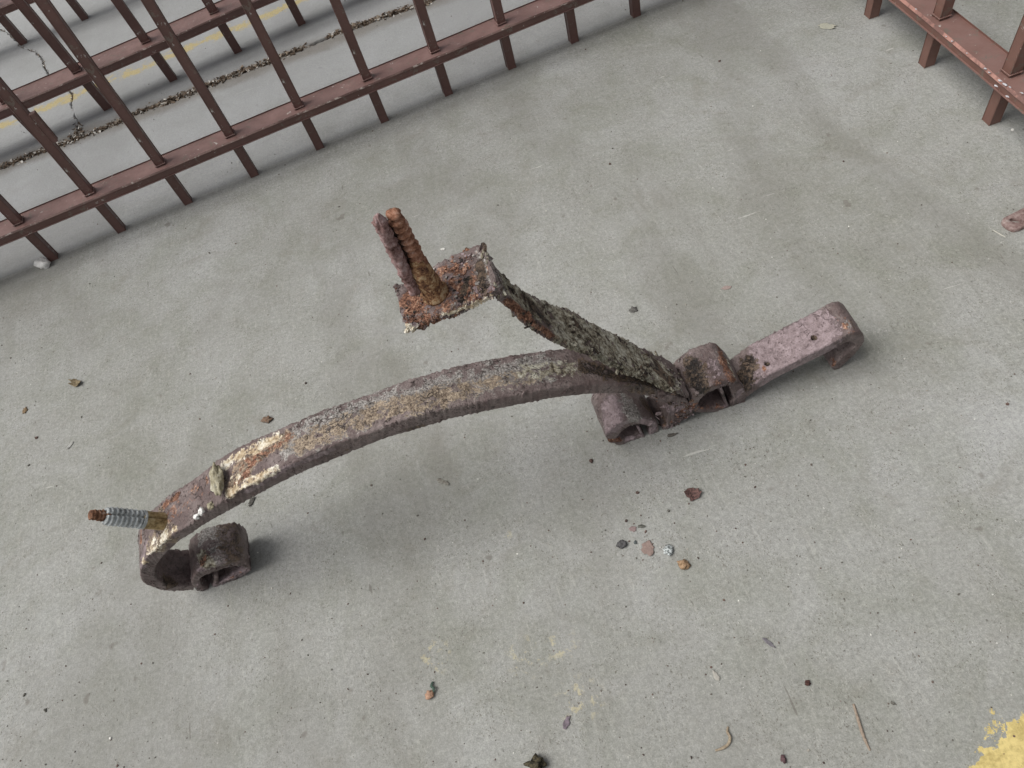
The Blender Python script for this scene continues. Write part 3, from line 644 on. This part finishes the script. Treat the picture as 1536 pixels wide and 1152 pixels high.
def ridged(r, t0, t1, n, depth, end_r=None, tip=True, steps=10, base=0.0):
    prof = [(base, r)] + [(base + (t0 - base) * i / 14, r) for i in range(1, 15)]
    for i in range(n):
        for k in range(steps):
            u = k / steps; prof.append((t0 + (t1 - t0) * (i + u) / n, r - depth + depth * (math.sin(math.pi * min(1, u * 1.3)) ** .6 if u < .77 else 0)))
    if tip: prof += [(t1 + (1 - t1) * .3, r * .92), (t1 + (1 - t1) * .65, r * .8), (t1 + (1 - t1) * .9, r * .55), (1.0, r * .25)]
    return prof
def rustmat(name, stops, bumpd=.0016, warm=None, fr=1.0, rough_=.85):
    m = NT(name, rough_, .3); n1 = m.noise(70 * fr, 5, .7); n2 = m.noise(260 * fr, 5, .8); n3 = m.noise(30 * fr, 3, .6)
    c = m.ramp(m.math('ADD', m.math('MULTIPLY', n1, .5), m.math('MULTIPLY', n2, .5)), stops, .72)
    if warm: c = m.mix(m.step(n3, .45, .62), c, warm)
    m.color(c); m.bump(m.math('ADD', n1, m.math('MULTIPLY', n2, .7)), bumpd, .9); return m.m
RED = rustmat('rust_crust', [(.34, (.050, .022, .016)), (.44, (.19, .085, .050)), (.54, (.33, .165, .105)), (.66, (.48, .32, .26))])
PINK = rustmat('pinkish_rust', [(.34, (.065, .028, .024)), (.45, (.20, .115, .105)), (.55, (.32, .215, .21)), (.66, (.46, .36, .36))])
GOLD = rustmat('stained_lead', [(.34, (.10, .070, .030)), (.48, (.30, .215, .10)), (.6, (.44, .35, .20)), (.7, (.55, .5, .38))], .0008, None, 1, .6)
ZINC = rustmat('weathered_zinc', [(.34, (.17, .18, .18)), (.46, (.34, .36, .365)), (.58, (.47, .50, .51)), (.68, (.60, .62, .62))], .0008, None, 1, .6)
MUD = rustmat('mud_plaster', [(.34, (.19, .165, .11)), (.48, (.33, .30, .21)), (.6, (.43, .40, .31)), (.7, (.55, .53, .45))], .002)
WHITE = rustmat('white_plaster', [(.34, (.50, .49, .46)), (.5, (.76, .75, .73)), (.68, (.85, .85, .84))], .0008)
OCHR = rustmat('ochre_rust', [(.38, (.045, .022, .015)), (.46, (.17, .080, .045)), (.53, (.33, .18, .085)), (.60, (.50, .37, .23))], .0025, None, 1.3)

h2 = WB / 2
# upper anchor: a split sleeve, its two halves sprung apart
ab = onp((650, 437), .024); at_ = onp((578, 318), .024); axA = (at_ - ab)
anchor = bpy.data.objects.new('anchor_bolt', None); COL.objects.link(anchor); anchor.parent = bracket; anchor.empty_display_size = .02
def offp(p, wo): return onp(p, wo)
def sub(o): 
    o.parent = anchor_now; o.location = -bracket.location
    return o
anchor_now = anchor
sA = lathe('threaded_half', offp((650, 432), .026), offp((588, 316), .026), ridged(.0066, .34, .94, 8, .0028), RED, None, 44, .0010, 3, up=WV, freq=180); sub(sA)
sB = lathe('split_half', offp((623, 437), .022), offp((564, 322), .022), [(i / 40, .0052 * (1 + .05 * math.sin(i * 1.9)) * (1 if i < 37 else (.9, .7, .5, .3)[i - 37])) for i in range(41)], PINK, None, 36, .0019, 8, up=WV, freq=240); sub(sB)
sub(lathe('slit_dark_core', offp((640, 436), .028), offp((585, 334), .028), [(i / 10, .0042) for i in range(11)], rustmat('slit_shade_black', [(.34, (.008, .005, .004)), (.6, (.05, .025, .018)), (.66, (.08, .04, .03)), (.7, (.1, .05, .03))]), None, 24, .0008, 9, up=WV))  # near-black core added so the slit between the halves looks deeply shaded
sC = lathe('sleeve_base', offp((653, 441), .024), offp((620, 388), .024), [(i / 16, (.0102 - i * .0001 if i < 12 else .0090 - (i - 11) * .0010) * (1.25 if i < 2 else 1)) for i in range(17)], OCHR, None, 44, .0011, 5, up=WV, freq=150); sub(sC)
wr = lathe('washer', offp((660, 444), .026), offp((657, 439), .026), [(0, .0135), (.25, .0150), (.75, .0150), (1, .0132)], OCHR, None, 44, .0006, 6, up=WV); sub(wr)
# lower anchor: ridged zinc shield with the rusty bolt end sticking out
anchor2 = bpy.data.objects.new('anchor_bolt', None); COL.objects.link(anchor2); anchor2.parent = bracket; anchor2.empty_display_size = .02
anchor_now = anchor2
q0, q1 = onp((252, 783), .024), onp((150, 773), .024)
R2 = .0101
def dirp(a, b, wo=.024): return onp(a, wo), onp(b, wo)
s0, s1 = dirp((252, 783), (212, 779)); sub(lathe('shield_base', s0, s1, [(i / 14, R2 * (.96 if i % 14 else .9)) for i in range(15)], GOLD, None, 48, .0003, 2, slots=((math.pi * .12, .10, 0, 1, .72), (math.pi * .80, .10, 0, 1, .72), (math.pi * 1.45, .10, 0, 1, .72)), up=WV))
s0, s1 = dirp((216, 779.4), (156, 774)); sub(lathe('shield_shell', s0, s1, ridged(R2 * 1.02, .08, .93, 7, .0019, base=0), ZINC, None, 72, .0003, 4, slots=((math.pi * .12, .16, .05, 1, .62), (math.pi * .80, .16, .3, 1, .62), (math.pi * 1.45, .16, .05, 1, .62)), up=WV))
s0, s1 = dirp((165, 774.5), (133, 772)); sub(lathe('bolt_end', s0, s1, ridged(.0060, .1, .85, 4, .0009), OCHR and rustmat('dark_rust', [(.34, (.030, .014, .010)), (.46, (.12, .055, .030)), (.56, (.24, .12, .07)), (.68, (.45, .33, .26))]), None, 32, .0009, 6, up=WV, freq=200))

def lump(name, p, wo, size, mat, parent, seed=0, sub_=4, rot=0.0, lift=0.0, amp=.35, base=None, frame=None):
    bm = bmesh.new(); bmesh.ops.create_icosphere(bm, subdivisions=sub_, radius=1)
    for v in bm.verts:
        f = noise.fractal(v.co * 1.8 + Vector((seed, seed, 0)), .9, 2.1, 5); v.co *= 1 + amp * f
        v.co = Vector((v.co.x * size[0], v.co.y * size[1], v.co.z * size[2]))
    c = base if base is not None else onp(p, wo)
    R_ = Matrix.Rotation(rot, 4, 'Z'); 
    for v in bm.verts: v.co = c + (frame @ v.co if frame else R_ @ v.co) + Vector((0, 0, lift))
    return bm_obj(name, bm, mat, parent)
# mud nest stuck across the arm, plaster crumbs on its edge
ta = (onp((345, 748)) - onp((300, 775))).normalized(); na = ta.cross(WV).normalized(); na = na if na.z > 0 else -na
FR = Matrix((ta, WV, na)).transposed()
lump('mud_nest', (326, 719), .022, (.0072, .0185, .0060), MUD, bracket, 4, 4, amp=.32, frame=FR, lift=.0015)
lump('plaster_crumb', (303, 768), .001, (.0034, .0042, .0022), WHITE, bracket, 5, 3, amp=.8, frame=FR, lift=.002)
lump('plaster_crumb', (296, 776), .001, (.0036, .0026, .0022), WHITE, bracket, 9, 3, amp=.8, frame=FR, lift=.002)
lump('plaster_crumb', (318, 760), .003, (.0042, .0036, .0026), MUD, bracket, 12, 3, amp=.9, frame=FR, lift=.002)

# ------------------------------------------------------------------ iron tab with a slotted hole, running out of the picture at the right
def tab():
    m = rustmat('tab_iron', [(.34, (.09, .050, .045)), (.46, (.19, .125, .115)), (.58, (.27, .20, .185)), (.68, (.36, .30, .28))], .0010, None, .7, .5)
    oc = rustmat('tab_rust', [(.34, (.13, .07, .04)), (.48, (.33, .21, .12)), (.62, (.42, .31, .20))], .0012)
    c0 = at((1524, 331), .006); ax = (at((1560, 313), .006) - c0).normalized(); sy = Vector((-ax.y, ax.x, 0)); hw = .0135
    N = 64; outer = []; inner = []
    h = at((1525, 330), .006) - c0; hd = (at((1533, 333), .006) - at((1517, 327), .006)).normalized(); hn = Vector((-hd.y, hd.x, 0))
    for i in range(N):
        t = 2 * math.pi * i / N + math.pi / 2; q = ax * math.cos(t) + sy * math.sin(t)
        x, y = math.cos(t), math.sin(t); k = (abs(x) ** 3.2 + abs(y) ** 3.2) ** (-1 / 3.2)
        if x < 0: p = ax * (x * k * .0155) + sy * (y * k * hw)
        else: p = ax * (x * k * .30) + sy * (y * k * hw)
        p += p.normalized() * .0005 * noise.noise(p * 200); outer.append(c0 + p)
        u = hd * (math.cos(t) * .0046) + hn * (math.sin(t) * .0021)
        # keep matching direction
        a = math.atan2(u.dot(hn), u.dot(hd)); inner.append(c0 + h + ax * (x * .0066) + sy * (y * .0046) - sy * (x * .0042))
    bm = bmesh.new(); rings = []
    for lst, z in ((inner, -.0085), (inner, -.0006), ([a.lerp(b, .06) for a, b in zip(inner, outer)], 0), ([a.lerp(b, .5) for a, b in zip(inner, outer)], .0004), ([a.lerp(b, .9) for a, b in zip(inner, outer)], 0), (outer, -.0014), (outer, -.0055)):
        rings.append([bm.verts.new(p + Vector((0, 0, z))) for p in lst])
    for a, b in zip(rings[:-1], rings[1:]):
        for j in range(N): bm.faces.new((a[j], b[j], b[(j + 1) % N], a[(j + 1) % N]))
    o = bm_obj('iron_tab', bm, m, None)
    tag(o, 'flat rusty iron tab with a slotted hole at the right edge of the floor', 'iron tab')
tab()

# ------------------------------------------------------------------ crumbs and chips lying on the floor, each one a thing
_mats = {}
def chipmat(c, c2=None, r=.8):
    k = (c, c2)
    if k not in _mats:
        m = NT('chip', r, .3); n = m.noise(420, 5, .8); m.color(m.mix(m.step(n, .40, .62), c, c2 or tuple(x * .45 for x in c))); m.bump(n, .001, .8); _mats[k] = m.m
    return _mats[k]
def ppm(p): return (at((p[0] + 1, p[1])) - at(p)).length
def flake(name, label, cat, p, lpx, wpx, ang, mat, curl=.3, thick=.0008, seed=0, tilt=0.0):
    """thin chip: ragged outline with thickness and a curl"""
    R = random.Random(seed + int(p[0])); s = ppm(p); c = at(p); a = (at((p[0] + math.cos(ang) * 5, p[1] + math.sin(ang) * 5)) - c).normalized(); b = Vector((-a.y, a.x, 0))
    bm = bmesh.new(); N = 18; rr = [1 + R.uniform(-.28, .22) for _ in range(N)]; L, W_ = lpx * s / 2, wpx * s / 2 * 1.3; rings = []
    def z(x, y): return curl * L * (x * x) * 1.0 + curl * .5 * L * (y * .6 + .0) ** 2 + tilt * L * (x + 1)
    for f, dz in ((.02, 1), (.5, 1), (.92, 1), (1, .5), (.95, 0), (.5, 0), (.02, 0)):
        ring = []
        for j in range(N):
            t = 6.283 * j / N; x, y = math.cos(t) * f * rr[j], math.sin(t) * f * rr[j]
            ring.append(bm.verts.new(c + a * (x * L) + b * (y * W_) + Vector((0, 0, .0002 + z(x, y) + dz * thick + .0003 * noise.noise(Vector((x * 2, y * 2, seed)))))))
        rings.append(ring)
    for r0, r1 in zip(rings[:-1], rings[1:]):
        for j in range(N): bm.faces.new((r0[j], r0[(j + 1) % N], r1[(j + 1) % N], r1[j]))
    bm.faces.new(rings[0]); bm.faces.new(rings[-1])
    return tag(bm_obj(name, bm, mat, None), label, cat)
def pebble(name, label, cat, p, lpx, wpx, ang, hf, mat, seed=0, amp=.45):
    s = ppm(p) * .88; c = at(p); a = (at((p[0] + math.cos(ang) * 5, p[1] + math.sin(ang) * 5)) - c); yaw = math.atan2(a.y, a.x)
    L, W_ = lpx * s / 2, wpx * s / 2 * 1.2; H_ = hf * W_
    return tag(lump(name, None, 0, (L, W_, H_), mat, None, seed, 3, yaw, H_ * .75, amp, base=c), label, cat)
def twig(name, label, cat, pts, wpx, mat, zz=None, flat=.6):
    P = [at(p) for p in pts]; s = ppm(pts[0]); n = 26; bm = bmesh.new(); rings = []
    for i in range(n + 1):
        t = i / n; c = crom(P, t); d = (crom(P, min(1, t + .01)) - crom(P, max(0, t - .01))).normalized(); sd_ = Vector((-d.y, d.x, 0))
        r = wpx * s / 2 * (.35 + .65 * math.sin(math.pi * min(1, max(0, .08 + .84 * t))) ** .6) * (1 + .2 * noise.noise(c * 300)); z0 = (crom([Vector((q, 0, 0)) for q in zz], t).x if zz else 0)
        rings.append([bm.verts.new(c + sd_ * (math.cos(k) * r) + Vector((0, 0, z0 + r * flat * (1 + math.sin(k))))) for k in [6.283 * j / 8 for j in range(8)]])
    for a, b in zip(rings[:-1], rings[1:]):
        for j in range(8): bm.faces.new((a[j], a[(j + 1) % 8], b[(j + 1) % 8], b[j]))
    bm.faces.new(rings[0]); bm.faces.new(rings[-1]); return tag(bm_obj(name, bm, mat, None), label, cat)
D2R = math.pi / 180
cm = chipmat
pebble('pebble', 'white plaster pebble beside the leftmost railing foot', 'pebble', (67, 399), 22, 12, 8 * D2R, .9, cm((.88, .87, .85), (.74, .73, .71)), 2, .5)
flake('leaf_fragment', 'curled tan leaf fragment alone on the floor at left', 'leaf fragment', (116, 576), 17, 9, 15 * D2R, cm((.30, .24, .15), (.13, .10, .06)), .7, .0006, 1)
flake('wood_chip', 'tiny brown wood chip near the left edge of the floor', 'wood chip', (38, 616), 10, 5, 100 * D2R, cm((.24, .17, .10)), .05, .0012, 2)
pebble('rust_flake', 'brown rust flake above the middle of the long arm', 'rust flake', (401, 630), 17, 9, -5 * D2R, .5, cm((.22, .13, .08), (.10, .09, .08)), 4, .6)
flake('twig_scrap', 'dark grey twig scrap just below the long arm near the lower clamp', 'twig', (378, 753), 15, 5, 115 * D2R, cm((.10, .095, .085)), .2, .0012, 3)
flake('rust_flake', 'largest dark curled rust flake, right of centre by itself', 'rust flake', (1040, 743), 24, 17, -10 * D2R, cm((.17, .095, .085), (.045, .028, .025)), .55, .0010, 4)
pebble('grit_lump', 'dark grey crumb, leftmost of the cluster of chips', 'crumb', (933, 817), 16, 11, -15 * D2R, .6, cm((.12, .115, .12), (.05, .05, .05)), 5, .7)
flake('paint_chip', 'small flat pink paint chip at the top of the cluster', 'paint chip', (949.5, 794), 13, 7, 0, cm((.27, .20, .195), (.22, .165, .16)), .02, .0006, 5)
pebble('grit_lump', 'tiny grey crumb touching the small pink paint chip', 'crumb', (962, 790), 10, 5, 5 * D2R, .5, cm((.15, .15, .13)), 7, .6)
flake('paint_chip', 'pinkish brown paint chip, largest and in the middle of the cluster', 'paint chip', (972, 823), 24, 15, 65 * D2R, cm((.29, .215, .19), (.23, .17, .15)), .18, .0007, 12)
pebble('grit_lump', 'blue-grey crumb between the dark crumb and the large pinkish chip', 'crumb', (953, 814), 6, 5, 0, .5, cm((.13, .15, .15)), 8)
pebble('speckled_chip', 'black and white speckled chip at the right of the cluster', 'chip', (1003, 826), 18, 13, 80 * D2R, .5, cm((.62, .66, .66), (.035, .045, .045)), 9, .6)
pebble('rust_chip', 'orange and tan rust chip at the lower right of the cluster', 'rust chip', (1026, 848), 18, 14, 30 * D2R, .6, cm((.40, .27, .17), (.16, .10, .05)), 10, .6)
pebble('rust_crumb', 'small dark red crumb on the floor at lower right', 'crumb', (1211, 1025), 9, 8, 40 * D2R, .7, cm((.10, .045, .035), (.04, .02, .02)), 11, .5)
pebble('rust_crumb', 'dark maroon crumb near the bottom edge, left of the straight twig', 'crumb', (1175, 1139), 9, 11, 0, .6, cm((.13, .075, .08), (.07, .04, .045)), 12, .5)
twig('twig', 'straight pale brown twig lying at lower right', 'twig', [(1280, 1056), (1285, 1074), (1292, 1097), (1298, 1112), (1305, 1126)], 5.0, cm((.34, .27, .21), (.24, .19, .15)), [0, .001, .001, .0005, 0])
twig('curled_stalk', 'pale curled dry stalk near the bottom edge', 'stalk', [(1073, 1126), (1083, 1123), (1092, 1117), (1095, 1107), (1091, 1098), (1092, 1090)], 4.6, cm((.36, .30, .22), (.22, .17, .12)), [0, .001, .001, .002, .001, 0])
flake('paint_sliver', 'grey-purple sliver lying above the straight twig', 'sliver', (1153, 964), 22, 5, 40 * D2R, cm((.20, .19, .21), (.13, .12, .13)), .05, .0008, 14)
flake('paint_sliver', 'purple-grey sliver at the bottom, above and right of the dark clump', 'sliver', (850, 1084), 21, 7, 112 * D2R, cm((.21, .17, .20), (.12, .10, .115)), .12, .0008, 15)
bud = thing('dried_bud', 'peach-coloured dried bud with a thin green stem at lower left of centre', 'bud', tuple(at((646, 1042))))
lump('bud', None, 0, (.0052, .0042, .0034), cm((.48, .30, .21), (.30, .18, .12)), bud, 4, 3, .5, .003, .4, base=at((645, 1043)))
ob = twig('stem', 'x', 'x', [(651, 1040), (652, 1034), (648, 1030), (650, 1023)], 4, cm((.08, .13, .10)), [.003, .003, .002, .001])
for k in ('label', 'category'): del ob[k]
ob.parent = bud; ob.location = -bud.location
pebble('debris_clump', 'dark tuft of debris cut off by the bottom edge', 'debris', (806, 1149), 26, 18, 20 * D2R, 1.1, cm((.10, .085, .05), (.012, .011, .009)), 21, 1.0)
flake('leaf_fragment', 'pale crumpled leaf scrap on the floor at upper right', 'leaf fragment', (1240, 40), 28, 12, 8 * D2R, cm((.44, .43, .35), (.33, .33, .28)), .12, .0006, 18)
twig('straw', 'short pale straw beside the slotted iron tab', 'straw', [(1489, 345), (1499, 351), (1508, 356)], 1.6, cm((.62, .60, .52), (.5, .48, .42)))
flake('paint_chip', 'faint pink paint chip on the floor above the hooked strap', 'paint chip', (1090, 432), 15, 6, -8 * D2R, cm((.33, .26, .24), (.28, .22, .20)), .02, .0006, 19)
pebble('grit_lump', 'dark grey smudged crumb above the rising arm', 'crumb', (950, 465), 13, 9, 0, .3, cm((.14, .135, .125), (.09, .085, .08)), 23, .7)
pebble('grit_lump', 'little brown crumb directly below the left pipe clamp of the joined pair', 'crumb', (887, 692), 6, 6, 0, .6, cm((.11, .07, .06)), 24)
flake('wood_chip', 'grey splinter below the middle of the long arm', 'splinter', (665, 723), 22, 6, 20 * D2R, cm((.26, .25, .22), (.13, .12, .10)), .05, .0008, 25)
flake('twig_scrap', 'thin dark scrap on the floor just right of the joined clamps', 'twig', (1008, 653), 18, 5, -15 * D2R, cm((.13, .12, .105), (.07, .06, .055)), .1, .001, 26)
flake('wood_chip', 'small pale chip left of the lower anchor', 'chip', (106, 668), 11, 4, -50 * D2R, cm((.42, .42, .40), (.22, .22, .2)), .1, .0007, 27)
flake('plaster_scrap', 'white sliver of plaster near the upper anchor plate', 'plaster', (664, 374), 7, 4, 0, cm((.75, .74, .70)), 0, .0008, 28)
twig('straw', 'cream straw resting against the right railing', 'straw', [(1530, 88), (1536, 84), (1546, 78)], 6, cm((.55, .50, .35)), [.0, .001, .001])
flake('leaf_fragment', 'pale shaving at right above the curled dry stalk', 'shaving', (1074, 1014), 18, 6, 60 * D2R, cm((.42, .40, .36), (.30, .29, .26)), .15, .0007, 29)
def crumbs():
    m = NT('floor_crumbs', .85, .2); a = m.attr('tone')
    m.color(m.ramp(a, [(0, (.06, .045, .04)), (.25, (.15, .10, .085)), (.5, (.13, .125, .11)), (.7, (.33, .31, .27)), (.9, (.72, .71, .67))]))
    bm = bmesh.new(); lay = bm.verts.layers.float.new('tone'); R = random.Random(17)
    for i in range(4600):
        if i < 420: p = at((R.gauss(985, 120), R.gauss(690, 90)))
        elif i < 520: p = at((R.gauss(980, 30), R.gauss(820, 25)))
        else: p = at((R.uniform(-60, 1600), R.uniform(-60, 1220)))
        s = min(.0030, .0004 * math.exp(R.gauss(0.3, .55))); T = R.choice((R.random() * .5, R.random() * .5, .5, R.random()))
        k = 5; ang = R.random() * 6.28; asp = R.uniform(.35, 1); top = []; bot = []
        for j in range(k):
            t = 6.283 * j / k; q = Vector((math.cos(t) * R.uniform(.7, 1.2) * s, math.sin(t) * s * asp, 0)); q.rotate(Matrix.Rotation(ang, 3, 'Z'))
            v = bm.verts.new(p + q * .7 + Vector((0, 0, s * R.uniform(.4, .9)))); v[lay] = T; top.append(v)
            v = bm.verts.new(p + q + Vector((0, 0, -.0002))); v[lay] = T; bot.append(v)
        bm.faces.new(top)
        for j in range(k): bm.faces.new((top[j], bot[j], bot[(j + 1) % k], top[(j + 1) % k]))
    o = bm_obj('floor_crumbs', bm, m.m, None, False); o['kind'] = 'stuff'
    tag(o, 'scattered grit and crumbs of rust over the concrete floor', 'grit')
crumbs()
